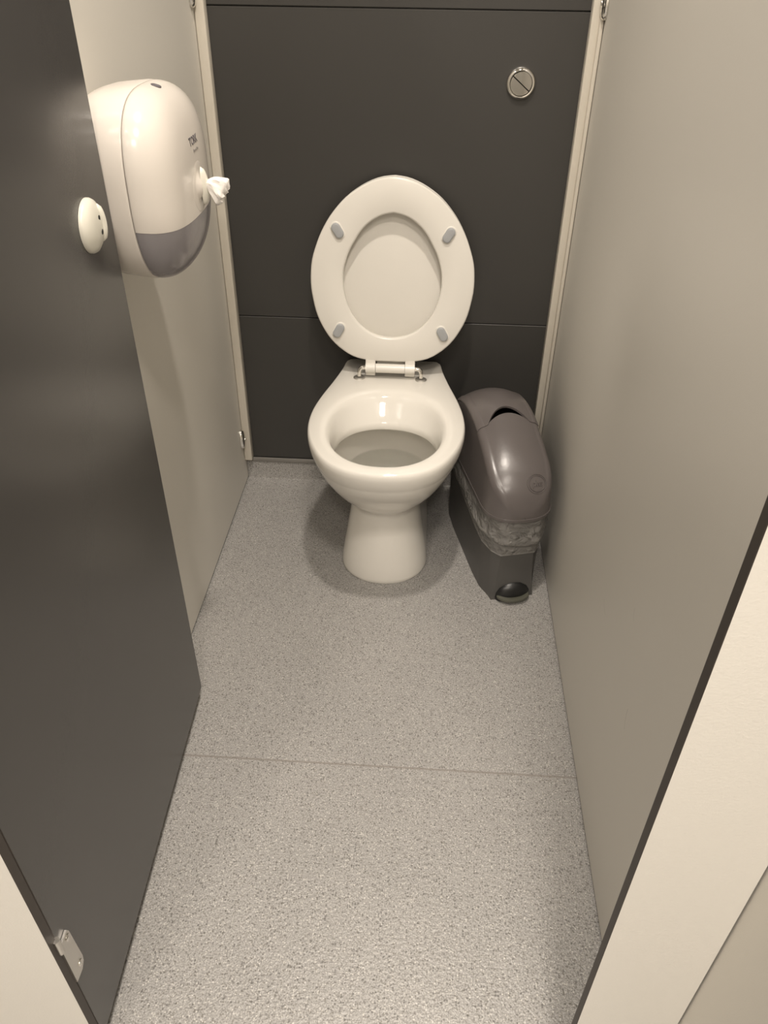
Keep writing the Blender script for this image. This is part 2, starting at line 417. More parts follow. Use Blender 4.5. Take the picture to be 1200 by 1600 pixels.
for dz, ds in ((0.0085, -0.0045), (-0.0085, -0.0030)):
    add_lathe(bm, LC + dn*0.0133 + dv*(0.0085+ds) + Vector((0, 0, dz)), dn, [(0.0038, -0.002), (0.0038, 0.0008), (0.0030, 0.0010), (0.0, 0.0010)], 20)
link('lock_slot', mesh_from(bm), M['gap'], lock)
# lower hinge: folded plate with screws
bm = bmesh.new()
outline = [(-0.004, -0.047), (0.0135, -0.050), (0.0215, -0.044), (0.0235, -0.034), (0.0200, 0.040), (0.0170, 0.0475), (-0.004, 0.0465)]
HC = dpt(0.001, 0, 0.2570)
add_loft(bm, [[HC + dv*s + dn*o + Vector((0, 0, z)) for s, z in outline] for o in (0.0004, 0.0032)])
hinge = link('door_hinge', mesh_from(bm, True, 30), M['satin'], door)
bm = bmesh.new(); add_tube(bm, [HC - dv*0.004 + dn*0.002 + Vector((0, 0, 0.036)), HC - dv*0.004 + dn*0.002 + Vector((0, 0, 0.066))], 0.0045, 16)
link('hinge_knuckle', mesh_from(bm), M['satin'], hinge)
for dz, ds in ((0.037, 0.0130), (-0.034, 0.0145)):
    link('screw', lathe(HC + dv*ds + dn*0.003 + Vector((0, 0, dz)), dn, [(0.0052, 0), (0.0049, 0.0014), (0.0028, 0.0026), (0.0, 0.0030)], 20), M['chrome'], hinge)

# small chrome brackets holding the partitions to the posts
def bracket(x, z, side, label):
    t = thing('wall_bracket', (x, YB-0.04, z), label, 'bracket', None)
    bm = bmesh.new(); n = 16; rings = []
    for o, k in ((0.0, 1.0), (0.005, 1.0), (0.009, 0.86), (0.011, 0.55), (0.0115, 0.1)):
        rings.append([Vector((x + side*o, YB-0.041 - 0.017*k*math.cos(2*PI*i/24)*1.0, z + 0.030*k*math.sin(2*PI*i/24))) for i in range(24)])
    add_loft(bm, rings); link('cover', mesh_from(bm), M['chrome'], t)
    link('screw', lathe((x+side*0.011, YB-0.041, z), (side, 0, 0), [(0.005, 0), (0.0045, 0.002), (0, 0.003)], 18), M['satin'], t)
bracket(XL+0.0003, 0.155, 1, 'small chrome bracket low on the left partition near the skirting')
bracket(XL+0.0003, 1.205, 1, 'small chrome bracket high on the left partition above the paper dispenser')
bracket(XR+0.0043, 1.195, -1, 'small chrome bracket high on the right partition beside the flush button')

def resample(loop, n):
    """closed loop -> n points, equal arc length"""
    P = [Vector(p) for p in loop]; P.append(P[0].copy()); L = [0]
    for a, b in zip(P[:-1], P[1:]): L.append(L[-1] + (b-a).length)
    out = []; j = 0
    for i in range(n):
        s = L[-1]*i/n
        while L[j+1] < s: j += 1
        t = (s-L[j])/(L[j+1]-L[j]); out.append(P[j].lerp(P[j+1], t))
    return out

# ------------------------------------------------------------------ the toilet
TX = -0.0805
toilet = thing('toilet', (TX, 1.62, 0), 'white ceramic toilet standing against the charcoal wall with seat and lid up', 'toilet')
# outer rim outline in plan: (y, half width), measured at rim height
RIM = [(1.338, 0.0), (1.3415, 0.04), (1.353, 0.078), (1.380, 0.117), (1.420, 0.146), (1.480, 0.170), (1.545, 0.1805), (1.610, 0.1785), (1.680, 0.166), (1.760, 0.146), (1.830, 0.131), (1.872, 0.1255), (1.882, 0.1225), (1.8885, 0.1140), (1.8895, 0.0)]
half = smooth_path(RIM[:-3], 6)[:-1] + smooth_path(RIM[-3:-1], 2) + [RIM[-1]]
loop = [Vector((w, y, 0)) for y, w in half] + [Vector((-w, y, 0)) for y, w in reversed(half[1:-1])]
NR = 120
RIMLOOP = resample(loop, NR)
def ring(z, hw, yf, yb, bulge=0.0):
    """the rim outline squeezed to half width hw between yf (front) and yb (back)"""
    out = []
    for p in RIMLOOP:
        t = (p.y-1.338)/(1.889-1.338)
        out.append(Vector((TX + p.x*hw/0.1805, yf + (yb-yf)*t, z)))
    return out
def ering(z, hw, yc, lf, lb, e=2.2, n=NR):
    out = []
    for i in range(n):
        # start at the front like RIMLOOP: angle measured from -y
        a = 2*PI*i/n
        sx, cy = math.sin(a), -math.cos(a)
        x = hw*math.copysign(abs(sx)**(2/e), sx); y = (lf if cy < 0 else lb)*math.copysign(abs(cy)**(2/e), cy)
        out.append(Vector((TX + x, yc + y, z)))
    return out
YW = 1.890
# pedestal foot rings: oval front, running back to the wall
def pring(z, hw, yf, yb=YW):
    out = []
    for i in range(NR):
        a = 2*PI*i/NR; sx, cy = math.sin(a), -math.cos(a)
        if cy < 0: e = 2.15; y = -abs(cy)**(2/e)*0.105
        else: e = 7.0; y = abs(cy)**(2/e)
        x = hw*math.copysign(abs(sx)**(2/e), sx)
        yc = yf + 0.105
        out.append(Vector((TX + x, yc + (y if cy < 0 else y*(yb-yc)), z)))
    return out
def mixr(a, b, t): return [p.lerp(q, t) for p, q in zip(a, b)]
rings = []
for z, hw, yf in ((0.0, 0.1065, 1.452), (0.004, 0.1085, 1.450), (0.012, 0.1085, 1.450), (0.04, 0.1045, 1.453), (0.08, 0.0975, 1.461), (0.12, 0.0905, 1.471), (0.15, 0.0865, 1.480), (0.172, 0.0845, 1.487)):
    rings.append(pring(z, hw, yf))
# bowl swells out of the pedestal
for z, hw, yf, k in ((0.184, 0.087, 1.486, 0.15), (0.196, 0.094, 1.476, 0.35), (0.212, 0.106, 1.458, 0.55), (0.235, 0.122, 1.433, 0.75), (0.262, 0.139, 1.406, 0.9), (0.292, 0.154, 1.382, 1.0), (0.322, 0.166, 1.362, 1.0), (0.345, 0.1730, 1.3505, 1.0), (0.348, 0.1736, 1.3498, 1.0), (0.3510, 0.1748, 1.3480, 1.0), (0.365, 0.1785, 1.342, 1.0), (0.382, 0.1805, 1.3385, 1.0), (0.391, 0.1800, 1.339, 1.0), (0.397, 0.1780, 1.341, 1.0), (0.3998, 0.1745, 1.3445, 1.0)):
    a = ring(z, hw, yf, YW-0.001 if z < 0.39 else YW-0.001-(0.1805-hw))
    rings.append(a if k >= 1 else mixr(pring(z, hw*0.985, yf), a, k))
# flat top, then the soft inner lip and down the inside
IN = [(0.4002, 0.150, 1.545, 0.184, 0.180), (0.3995, 0.140, 1.543, 0.173, 0.166), (0.3965, 0.1345, 1.542, 0.1665, 0.159), (0.390, 0.1300, 1.541, 0.161, 0.152), (0.380, 0.1265, 1.539, 0.155, 0.145),
      (0.362, 0.122, 1.535, 0.146, 0.134), (0.345, 0.1185, 1.530, 0.138, 0.123), (0.331, 0.1172, 1.528, 0.134, 0.117), (0.327, 0.1190, 1.528, 0.136, 0.119), (0.325, 0.1245, 1.530, 0.141, 0.127),
      (0.320, 0.129, 1.536, 0.146, 0.137), (0.30, 0.1265, 1.552, 0.142, 0.142), (0.265, 0.118, 1.575, 0.130, 0.138), (0.235, 0.109, 1.597, 0.118, 0.128), (0.215, 0.100, 1.607, 0.106, 0.120), (0.185, 0.080, 1.62, 0.082, 0.100), (0.160, 0.052, 1.63, 0.055, 0.075), (0.150, 0.02, 1.63, 0.02, 0.03)]
rings += [ering(z, hw, yc, lf, lb) for z, hw, yc, lf, lb in IN]
bm = bmesh.new(); add_loft(bm, rings, True, True)
bowl = link('bowl', mesh_from(bm, True, 60), M['ceramic'], toilet)
# water
wr_ = ering(0.224, 0.1040, 1.602, 0.1115, 0.1235)
bm = bmesh.new(); c = bm.verts.new((TX, 1.605, 0.224)); vs = [bm.verts.new(p) for p in wr_]
for i in range(NR): bm.faces.new((vs[i], vs[(i+1) % NR], c))
link('water', mesh_from(bm), M['water'], toilet)

# seat ring and lid, leaning back against the wall
P0 = Vector((TX, 1.783, 0.425)); PT = Vector((TX, 1.838, 0.870))
pu = Vector((1, 0, 0)); pv = (PT-P0).normalized(); pn = pu.cross(pv).normalized()   # pn points to the viewer or the wall
if pn.y > 0: pn = -pn
OUT = [(-0.01045, 0.44484), (-0.05178, 0.43671), (-0.09268, 0.41705), (-0.12398, 0.39197), (-0.14926, 0.36115), (-0.16909, 0.3285), (-0.18334, 0.29397), (-0.19483, 0.25884), (-0.19885, 0.22475), (-0.19886, 0.19773), (-0.19497, 0.17121), (-0.18728, 0.13822), (-0.17545, 0.10718), (-0.16015, 0.0822), (-0.14143, 0.06028), (-0.12406, 0.04463), (-0.10655, 0.03215), (-0.08413, 0.0231), (-0.04401, 0.01716), (-0.00077, 0.01664), (0.03759, 0.01693), (0.07568, 0.02167), (0.09987, 0.03163), (0.11752, 0.04292), (0.13344, 0.05473), (0.15327, 0.07737), (0.16853, 0.10653), (0.18047, 0.13513), (0.18614, 0.16309), (0.19041, 0.19812), (0.18931, 0.23308), (0.1857, 0.26151), (0.17704, 0.28866), (0.1663, 0.31536), (0.15299, 0.33882), (0.13849, 0.36059), (0.1183, 0.38331), (0.09706, 0.40306), (0.07335, 0.41854), (0.05429, 0.42937), (0.03327, 0.43799), (0.01241, 0.44355)]
INN = [(-0.0087, 0.36765), (-0.03633, 0.3614), (-0.06037, 0.34828), (-0.08016, 0.32815), (-0.09649, 0.30076), (-0.10929, 0.27593), (-0.11777, 0.24796), (-0.12097, 0.22716), (-0.12113, 0.20697), (-0.119, 0.18512), (-0.11373, 0.16543), (-0.10531, 0.14409), (-0.09288, 0.12343), (-0.0764, 0.10429), (-0.05431, 0.08995), (-0.0274, 0.07971), (0.0026, 0.07677), (0.02923, 0.08093), (0.05398, 0.09139), (0.07362, 0.10794), (0.09128, 0.12974), (0.10181, 0.15104), (0.1076, 0.17271), (0.11173, 0.19559), (0.1128, 0.21809), (0.11093, 0.23876), (0.10535, 0.25909), (0.09679, 0.28056), (0.08464, 0.30168), (0.0673, 0.32664), (0.04449, 0.34697), (0.01917, 0.36151)]
def symm(uv, n):
    """make the measured outline left-right symmetric about its own axis; n points from the top"""
    cx = (max(p[0] for p in uv)+min(p[0] for p in uv))/2
    L = resample([Vector((p[0]-cx, p[1], 0)) for p in uv], n)
    # top-most first
    k = max(range(n), key=lambda i: L[i].y); L = L[k:] + L[:k]
    R = [Vector((-p.x, p.y, 0)) for p in L]; R = [R[0]] + R[:0:-1]
    return cx, [(a+b)/2 for a, b in zip(L, R)]
NS = 96
ocx, OL = symm(smooth_path(OUT+[OUT[0]], 3)[:-1], NS)
icx, IL = symm(smooth_path(INN+[INN[0]], 3)[:-1], NS)
SCX = ocx
def inset(L, d):
    n = len(L); out = []
    for i in range(n):
        t = (L[(i+1) % n]-L[i-1]).normalized(); nn = Vector((-t.y, t.x, 0))
        out.append(L[i] + nn*d)
    return out
# orientation test: a positive inset must shrink the loop
sgn = 1 if inset(OL, 0.01)[0].y < OL[0].y else -1
def splace(p, w): return P0 + pu*(p.x+SCX) + pv*p.y + pn*w
def add_slab(bm, outer, inner, w0, w1, r):
    """rounded slab between outer and (optionally) inner loops from depth w0 (front) to w1 (back)"""
    seq = []
    m_ = (w0+w1)/2; s_ = 1 if w0 > w1 else -1
    for d, w in ((r*1.0, w0), (r*0.3, w0-s_*r*0.3), (0, w0-s_*r), (0, w1+s_*r), (r*0.3, w1+s_*r*0.3), (r, w1)):
        seq.append([splace(p, w) for p in inset(outer, sgn*d)])
    if inner is None:
        add_loft(bm, seq, True, True); return
    for d, w in ((r, w1), (r*0.3, w1+s_*r*0.3), (0, w1+s_*r), (0, w0-s_*r), (r*0.3, w0-s_*r*0.3), (r, w0)):
        seq.append([splace(p, w) for p in inset(inner, -sgn*d)])
    seq.append(seq[0])
    R = [[bm.verts.new(p) for p in r_] for r_ in seq[:-1]]; R.append(R[0])
    n = len(R[0])
    for a, b in zip(R[:-1], R[1:]):
        for i in range(n): bm.faces.new((a[i], a[(i+1) % n], b[(i+1) % n], b[i]))
def add_obox(bm, u0, u1, v0, v1, w0, w1, bev=0.002):
    b2 = bmesh.new(); add_box(b2, u0, u1, v0, v1, w0, w1, bev, 3)
    for v in b2.verts: v.co = splace(Vector((v.co.x, v.co.y, 0)), v.co.z)
    me = bpy.data.meshes.new('t'); b2.to_mesh(me); b2.free(); bm.from_mesh(me); bpy.data.meshes.remove(me)
HV = min(p.y for p in OL)               # bottom of the oval along the seat
TU = [x-SCX for x in [-0.06635, -0.0414, 0.03254, 0.05736]]
tb = -0.02088
bm = bmesh.new()
add_slab(bm, OL, IL, 0.0, -0.018, 0.0045)
for a, b in ((TU[0], TU[1]), (TU[2], TU[3])):
    add_obox(bm, a, b, tb, HV+0.02, -0.0005, -0.0150, 0.0022)
seat = link('seat', mesh_from(bm, True, 50), M['seat'], toilet)
bm = bmesh.new()
add_slab(bm, inset(OL, sgn*0.001), None, -0.034, -0.046, 0.005)
add_slab(bm, inset(OL, sgn*0.004), inset(IL, -sgn*0.014), -0.0195, -0.036, 0.003)
add_obox(bm, TU[1]+0.002, TU[2]-0.002, tb+0.010, HV+0.03, -0.0225, -0.040, 0.002)
lid = link('lid', mesh_from(bm, True, 50), M['seat'], toilet)
# rubber bumpers on the underside of the seat
for (u, v), ang in zip([(-0.13276, 0.32669), (0.12398, 0.32332), (-0.13232, 0.09279), (0.12116, 0.09218)], (33, -33, -30, 30)):
    u -= SCX
    for nm, rr, ll, hh, z0, mt, par in (('bumper_base', 0.0130, 0.0085, 0.0022, -0.0004, M['seat'], seat), ('bumper', 0.0105, 0.0075, 0.0058, 0.0016, M['bumper'], seat)):
        bm = bmesh.new(); rg = []
        for k, h in ((1.0, 0.0), (1.0, hh*0.55), (0.93, hh*0.82), (0.8, hh*0.95), (0.55, hh), (0.1, hh)):
            pts = []
            for i in range(32):
                a = 2*PI*i/32; x = rr*k*math.cos(a); y = rr*k*math.sin(a) + math.copysign(ll, math.sin(a) if abs(math.sin(a)) > 1e-6 else 1)
                ca, sa = math.cos(math.radians(ang)), math.sin(math.radians(ang))
                pts.append(splace(Vector((u + x*ca - y*sa, v + x*sa + y*ca, 0)), z0+h))
            rg.append(pts)
        add_loft(bm, rg); link(nm, mesh_from(bm, True, 60), mt, par)
# hinge: barrel, two bent chrome pins on round rosettes
xs = [-0.14599, -0.12112, -0.04758, -0.02288]
bz = 0.42664
hing = link('seat_hinge', tube([(xs[1]+0.0006, 1.779, bz), (xs[2]-0.0006, 1.779, bz)], 0.0114, 28), M['seat'], toilet)
for a, b in ((xs[0], xs[1]), (xs[2], xs[3])):
    link('hinge_collar', tube([(a, 1.779, bz), (b-0.0002, 1.779, bz)], 0.0116, 28), M['seat'], hing)
for sx_, bx_ in ((-1, -0.16190), (1, -0.00678)):
    xe = xs[0] if sx_ < 0 else xs[3]
    yb_ = 1.779
    pts = smooth_path([(xe - sx_*0.003, yb_, bz), (bx_ - sx_*0.008, yb_, bz), (bx_ - sx_*0.002, yb_-0.001, bz-0.004), (bx_, yb_-0.002, bz-0.011), (bx_, yb_-0.003, 0.405)], 6)
    link('hinge_pin', tube(pts, 0.0052, 16), M['chrome'], hing)
    link('hinge_rosette', lathe((bx_, yb_-0.003, 0.3995), (0, 0, 1), [(0.0148, 0), (0.0148, 0.0016), (0.0130, 0.0028), (0.007, 0.0034), (0, 0.0034)], 36), M['brushed'], hing)
# fixing screw cover low on the right of the pedestal
link('fixing_cap', lathe((TX+0.0905, 1.575, 0.112), (1, -0.1, 0.2), [(0.0055, -0.002), (0.0055, 0.0006), (0.004, 0.0012), (0, 0.0012)], 18), M['core'], toilet)

# ------------------------------------------------------------------ flush button
fb = thing('flush_button', (0.179, YB, 1.047), 'round chrome dual flush button on the charcoal back wall', 'flush button')
fc = Vector((0.179, YB, 1.047)); fy = Vector((0, -1, 0))
link('bezel', lathe(fc+fy*0.0002, fy, [(0.0315, 0), (0.0315, 0.003), (0.0295, 0.0075), (0.0265, 0.0095), (0.0245, 0.0092), (0.0240, 0.005), (0.0, 0.005)], 56), M['chrome'], fb)
sp = math.radians(-38)
def button_half(a0, a1, h):
    bm = bmesh.new(); rg = []
    for k, hh in ((0.965, 0.0052), (0.965, h-0.001), (0.92, h), (0.02, h+0.0001)):
        pts = [Vector((0.023*k*math.cos(a0+(a1-a0)*i/28), 0, 0.023*k*math.sin(a0+(a1-a0)*i/28))) for i in range(29)]
        pts = [p + Vector((math.cos((a0+a1)/2), 0, math.sin((a0+a1)/2)))*0.0011 for p in pts]
        rg.append([fc + p + fy*hh for p in pts])
    add_loft(bm, rg); return mesh_from(bm, True, 40)
link('button_groove', lathe(fc+fy*0.0045, fy, [(0.0238, 0), (0.0238, 0.0012), (0.0, 0.0012)], 48), M['gap'], fb)
link('small_button', button_half(sp, sp+PI, 0.0105), M['chrome'], fb)
link('large_button', button_half(sp+PI, sp+2*PI, 0.0098), M['chrome'], fb)

# ------------------------------------------------------------------ toilet roll dispenser on the left partition
DY, DZ = 1.200, 1.000
disp = thing('toilet_roll_dispenser', (XL, DY, DZ), 'large white wall dispenser with smoked grey window on the left partition', 'dispenser')
def dring(d, hy, hz, e=3.0, n=112, dz=0.0):
    out = []
    for i in range(n):
        a = 2*PI*i/n + PI/2
        c, s = math.cos(a), math.sin(a)
        ee = e if s > 0 else 2.45
        out.append(Vector((XL+d, DY + hy*math.copysign(abs(c)**(2/ee), c), DZ + dz + hz*math.copysign(abs(s)**(2/ee), s))))
    return out
DH = 0.131
brings = [dring(0.0005, 0.102, 0.098), dring(0.0115, 0.102, 0.098), dring(0.012, 0.106, 0.102), dring(0.016, 0.112, 0.109), dring(0.024, 0.1185, 0.117), dring(0.036, 0.1240, 0.1235), dring(0.052, 0.1275, 0.1275), dring(0.070, 0.1295, 0.1295), dring(0.094, DH, DH+0.0005), dring(0.0975, DH-0.0008, DH-0.0004), dring(0.098, DH-0.004, DH-0.004), dring(0.090, DH-0.008, DH-0.008)]
link('back_case', loft(brings, True, True, angle=45), M['white_plastic'], disp)
# the domed cover: rings from the seam outwards; split at window line
CR = [(0.0988, DH-0.003, DH-0.003), (0.0992, DH-0.0006, DH-0.0006), (0.104, DH, DH), (0.112, DH-0.0010, DH-0.0012), (0.121, DH-0.0035, DH-0.004), (0.130, DH-0.0080, DH-0.0095), (0.139, DH-0.0160, DH-0.018), (0.1465, DH-0.0270, DH-0.030), (0.152, DH-0.041, DH-0.044), (0.1560, DH-0.060, DH-0.062), (0.1585, DH-0.082, DH-0.082), (0.1597, DH-0.107, DH-0.107), (0.1600, 0.006, 0.006)]
CR2 = smooth_path(CR, 3)
crings = [dring(*c) for c in CR2]
def zline(p):
    """height of the lower edge of the white cover"""
    t = (p.y-DY)/DH
    return DZ - 0.046 + 0.004*t*t - max(0, (XL+0.150-p.x))*0.06
def edge_split(o):
    e = o.modifiers.new('sharp', 'EDGE_SPLIT'); e.split_angle = math.radians(48)
def split_mesh(keep_above, off):
    bm = bmesh.new()
    R = [[bm.verts.new(p) for p in r] for r in crings]
    n = len(R[0])
    for a, b in zip(R[:-1], R[1:]):
        for i in range(n): bm.faces.new((a[i], a[(i+1) % n], b[(i+1) % n], b[i]))
    bm.faces.new(R[-1])
    bmesh.ops.recalc_face_normals(bm, faces=bm.faces[:])
    # cut along the window line with a slanted plane through it
    co = Vector((XL+0.15, DY, DZ-0.040)); no = Vector((0.10, 0, 1)).normalized()
    bmesh.ops.bisect_plane(bm, geom=bm.verts[:]+bm.edges[:]+bm.faces[:], plane_co=co + no*off, plane_no=no, clear_outer=not keep_above, clear_inner=keep_above)
    me = bpy.data.meshes.new('m'); bm.to_mesh(me); bm.free(); finish(me, True, 50); return me
cover = link('cover', split_mesh(True, 0.0), M['white_plastic'], disp)
md = cover.modifiers.new('thick', 'SOLIDIFY'); md.thickness = 0.003; md.offset = -1
win = link('window', split_mesh(False, -0.0006), M['window'], disp)
md = win.modifiers.new('thick', 'SOLIDIFY'); md.thickness = 0.0025; md.offset = -1
edge_split(cover); edge_split(win)
def face_d(y, z):
    """depth of the cover at (y, z) near its middle"""
    r = max(abs(y-DY), abs(z-DZ)*1.0); r = ((abs(y-DY)**2.7+abs(z-DZ)**2.7)**(1/2.7))
    tab = sorted([(c[1], c[0]) for c in CR[2:]]); return XL + interp(tab, r)
# round boss and pointed nozzle in the middle of the cover
NZ = Vector((face_d(DY, DZ-0.002), DY+0.002, DZ-0.004))
bm = bmesh.new()
add_lathe(bm, NZ + Vector((-0.003, 0, 0)), (1, 0, 0), [(0.037, 0.0), (0.036, 0.0020), (0.034, 0.0026), (0.024, 0.0029), (0.018, 0.0036), (0.012, 0.0085), (0.0, 0.0105)], 56)
boss = link('nozzle_boss', mesh_from(bm, True, 50), M['white_plastic'], disp)
bm = bmesh.new(); rg = []
for k in range(17):
    a = -1 + 2*k/16
    w = 0.0075*math.sqrt(max(1-a*a, 0))**1.2 + 0.0005; h = 0.0095*math.sqrt(max(1-a*a, 0)) + 0.0005
    rg.append([NZ + Vector((0.004 + h*math.sin(PI*i/10), w*math.cos(PI*i/10), a*0.027)) for i in range(11)])
add_loft(bm, rg); link('nozzle', mesh_from(bm, True, 60), M['ivory'], boss)
# lock slot on top and a tiny catch under the seam
link('top_lock', lathe((XL+0.1175, DY-0.004, DZ+DH-0.0032), (0.28, 0, 1), [(0.0072, 0), (0.0072, 0.0012), (0.0058, 0.0014), (0.0054, 0.0008), (0, 0.0008)], 28), M['ink'], disp)
link('bottom_catch', lathe((XL+0.099, DY-0.012, DZ-DH+0.001), (0, 0, -1), [(0.0016, 0), (0.0016, 0.0015), (0, 0.0018)], 12), M['ink'], disp)
# lettering on the cover
def on_face(y0, z0):
    return lambda a, b, c: Vector((face_d(y0+a, z0+b) + 0.0004 + c, y0+a, z0+b))
link('lettering', text_mesh('TORK', 0.0155, 0.0002, on_face(DY+0.004, DZ+0.058)), M['ink'], cover)
link('small_lettering', text_mesh('SmartOne', 0.0062, 0.0002, on_face(DY+0.008, DZ+0.0455)), M['ink_pale'], cover)
# the paper roll: seen through the window, its tail pulled out of the nozzle
roll = thing('toilet_paper_roll', (XL+0.075, DY, DZ), 'white toilet paper roll inside the wall dispenser with a twisted tail hanging out', 'toilet paper')
RX = XL+0.030
bm = bmesh.new()
add_lathe(bm, (RX, DY+0.003, DZ-0.010), (1, 0, 0), [(0.020, 0.0), (0.096, 0.0), (0.098, 0.003), (0.098, 0.098), (0.094, 0.103), (0.070, 0.1055), (0.040, 0.1045), (0.020, 0.104), (0.018, 0.02)], 64)
link('roll', mesh_from(bm, True, 40), M['roll'], roll)
bm = bmesh.new(); rg = []
T0 = NZ + Vector((0.010, 0.001, 0.003))
path = smooth_path([(0, 0, 0.002), (0.007, 0.001, 0.0015), (0.014, 0.004, -0.003), (0.021, 0.007, -0.010), (0.027, 0.009, -0.018), (0.031, 0.011, -0.024)], 4)
for i, p in enumerate(path):
    t = i/(len(path)-1)
    wy = 0.0045 + 0.0125*math.sin(min(t*1.25, 1)*PI/2) - 0.004*max(0, t-0.8)*5
    wz = 0.0040 + 0.0130*min(t*1.3, 1)**0.9
    if t > 0.85: wz *= 1 - 2.0*(t-0.85)
    r_ = []
    for k in range(36):
        a = 2*PI*k/36
        f = 1 + (0.10*math.sin(3*a+1.3+2*t) + 0.07*math.sin(7*a-2*t) + 0.05*math.sin(11*a+5*t))*min(1, t*2+0.15)
        jag = 0.0025*math.sin(9*a)*max(0, t-0.9)*10
        r_.append(T0 + Vector(p)*0.76 + Vector((math.sin(a)*wz*0.55*f + jag, math.cos(a)*wy*f, math.sin(a)*wz*f)))
    rg.append(r_)
add_loft(bm, rg); link('paper_tail', mesh_from(bm, True, 40), M['paper'], roll)

# ------------------------------------------------------------------ sanitary bin in the right corner
BO = Vector((0.2385, 1.425, 0)); ba = Vector((-0.25, 1, 0)).normalized(); bt = Vector((ba.y, -ba.x, 0))
def bp_(s, t, z): return BO + ba*s + bt*t + Vector((0, 0, z))
sbin = thing('sanitary_bin', bp_(0.2, 0, 0), 'mauve-grey pedal sanitary bin squeezed between toilet and right partition', 'bin')
# body
BH = 0.247
def body_plan(z):
    f = z/BH
    s0 = 0.0 + 0.004*math.sin(f*PI)
    w1 = interp([(0, 0.053), (0.03, 0.048), (0.08, 0.043), (0.135, 0.040), (BH, 0.038)], z)
    hw = 0.070 + 0.004*f
    pts = [(s0, w1), (s0+0.018, 0.056), (s0+0.055, hw-0.003), (s0+0.11, hw), (0.30, hw), (0.36, hw-0.004), (0.395, hw-0.020), (0.40, 0.03)]
    return pts
def body_ring(z, off=0.0, nsub=5):
    h = body_plan(z); P = []
    for a, b in zip(h[:-1], h[1:]):
        for k in range(nsub): P.append((a[0]+(b[0]-a[0])*k/nsub, a[1]+(b[1]-a[1])*k/nsub))
    P.append(h[-1])
    Lf = [(s, -t) for s, t in reversed(P)]
    front = [(h[0][0], -h[0][1] + 2*h[0][1]*k/nsub) for k in range(1, nsub)]
    loop_ = P + [(h[-1][0], h[-1][1] - 2*h[-1][1]*k/nsub) for k in range(1, nsub)] + Lf + front
    if off:
        cs, ct = 0.19, 0.0; out = []
        n = len(loop_)
        for i, (s, t) in enumerate(loop_):
            a = loop_[i-1]; b = loop_[(i+1) % n]; dx, dy = b[0]-a[0], b[1]-a[1]; l = math.hypot(dx, dy) or 1
            nx, ny = dy/l, -dx/l
            if nx*(s-cs)*0.3+ny*(t-ct) < 0: nx, ny = -nx, -ny
            o = off[i] if isinstance(off, list) else off
            out.append((s+nx*o, t+ny*o))
        loop_ = out
    return [bp_(s, t, z) for s, t in loop_]
zs = [0.0, 0.006, 0.02, 0.04, 0.07, 0.10, 0.13, 0.16, 0.20, 0.23, BH-0.003]
bm = bmesh.new(); add_loft(bm, [body_ring(z) for z in zs])
body = link('body', mesh_from(bm, True, 22), M['bin_body'], sbin)
# pedal: black recess with a worn treadle
bm = bmesh.new()
add_lathe(bm, bp_(0.004, 0, 0.0005), (0, 0, 1), [(0.043, 0), (0.044, 0.008), (0.042, 0.020), (0.034, 0.034), (0.018, 0.044), (0, 0.047)], 40, sx=1.0, sy=0.50, u=bt)
ped = link('pedal_recess', mesh_from(bm, True, 60), M['black'], sbin)
bm = bmesh.new()
rg = []
for k, h in ((1.0, 0), (1.03, 0.004), (0.98, 0.0075), (0.86, 0.0085), (0.6, 0.006), (0.1, 0.0045)):
    rg.append([bp_(-0.004 - 0.026*k*max(0, math.cos(2*PI*i/40)) + 0.004*k*max(0, -math.cos(2*PI*i/40)), 0.040*k*math.sin(2*PI*i/40), 0.010+h) for i in range(40)])
add_loft(bm, rg); link('pedal', mesh_from(bm, True, 50), M['pedal'], sbin)

# lid surface: a domed box, flat top with tight shoulders over near-vertical sides
LH = [(-0.013, 0.252), (-0.012, 0.262), (-0.008, 0.280), (0.001, 0.303), (0.018, 0.327), (0.048, 0.353), (0.09, 0.379), (0.14, 0.402), (0.19, 0.418), (0.24, 0.423), (0.29, 0.416), (0.34, 0.390), (0.38, 0.34), (0.402, 0.29), (0.408, 0.255)]
S0, S1, RZ = -0.013, 0.408, 0.247
def lid_hw(s):
    f = min(1, max(0, (s-S0)/0.085)); g = min(1, max(0, (S1-s)/0.05))
    return 0.0815*max(0.0, 1-(1-f)**2.5)**(1/2.5)*max(0.0, 1-(1-g)**2.6)**(1/2.6)
A1, A2 = 0.15, 0.27
def lid_pt(s, a, off=0.0):
    """a from 0 (left rim) to 1 (right rim)"""
    h = sinterp(LH, s) - RZ; hw = lid_hw(s); sg = -1 if a < 0.5 else 1; b = a if a < 0.5 else 1-a
    r = min(0.019*(1-math.exp(-h/0.035)), hw*0.45); tw = hw - 0.008*(1-math.exp(-h/0.06))      # half width at the shoulder
    dome = 0.015*(1-math.exp(-h/0.05))*(hw/0.08)
    zc = h - dome - r
    if b <= A1:
        f = b/A1; t = hw + (tw-hw)*f; z = zc*f
    elif b <= A2:
        ph = (b-A1)/(A2-A1)*PI/2*0.93; t = tw - r + r*math.cos(ph); z = zc + r*math.sin(ph)
    else:
        f = (b-A2)/(0.5-A2); t1 = tw - r + r*math.cos(PI/2*0.93); z1 = zc + r*math.sin(PI/2*0.93)
        t = t1*(1-f); z = z1 + (h - z1)*(1-(1-f)**2)
    return bp_(s, sg*t, RZ + z)
def lid_n(s, a):
    e = 1e-3
    d1 = lid_pt(min(s+e, S1-1e-4), a) - lid_pt(max(s-e, S0+1e-4), a); d2 = lid_pt(s, min(a+e, 1)) - lid_pt(s, max(a-e, 0))
    n = d2.cross(d1)
    if n.length < 1e-12: return Vector((0, 0, 1))
    n.normalize()
    if n.dot(lid_pt(s, a) - bp_(s, 0, RZ)) < 0: n = -n
    return n
NA = 96
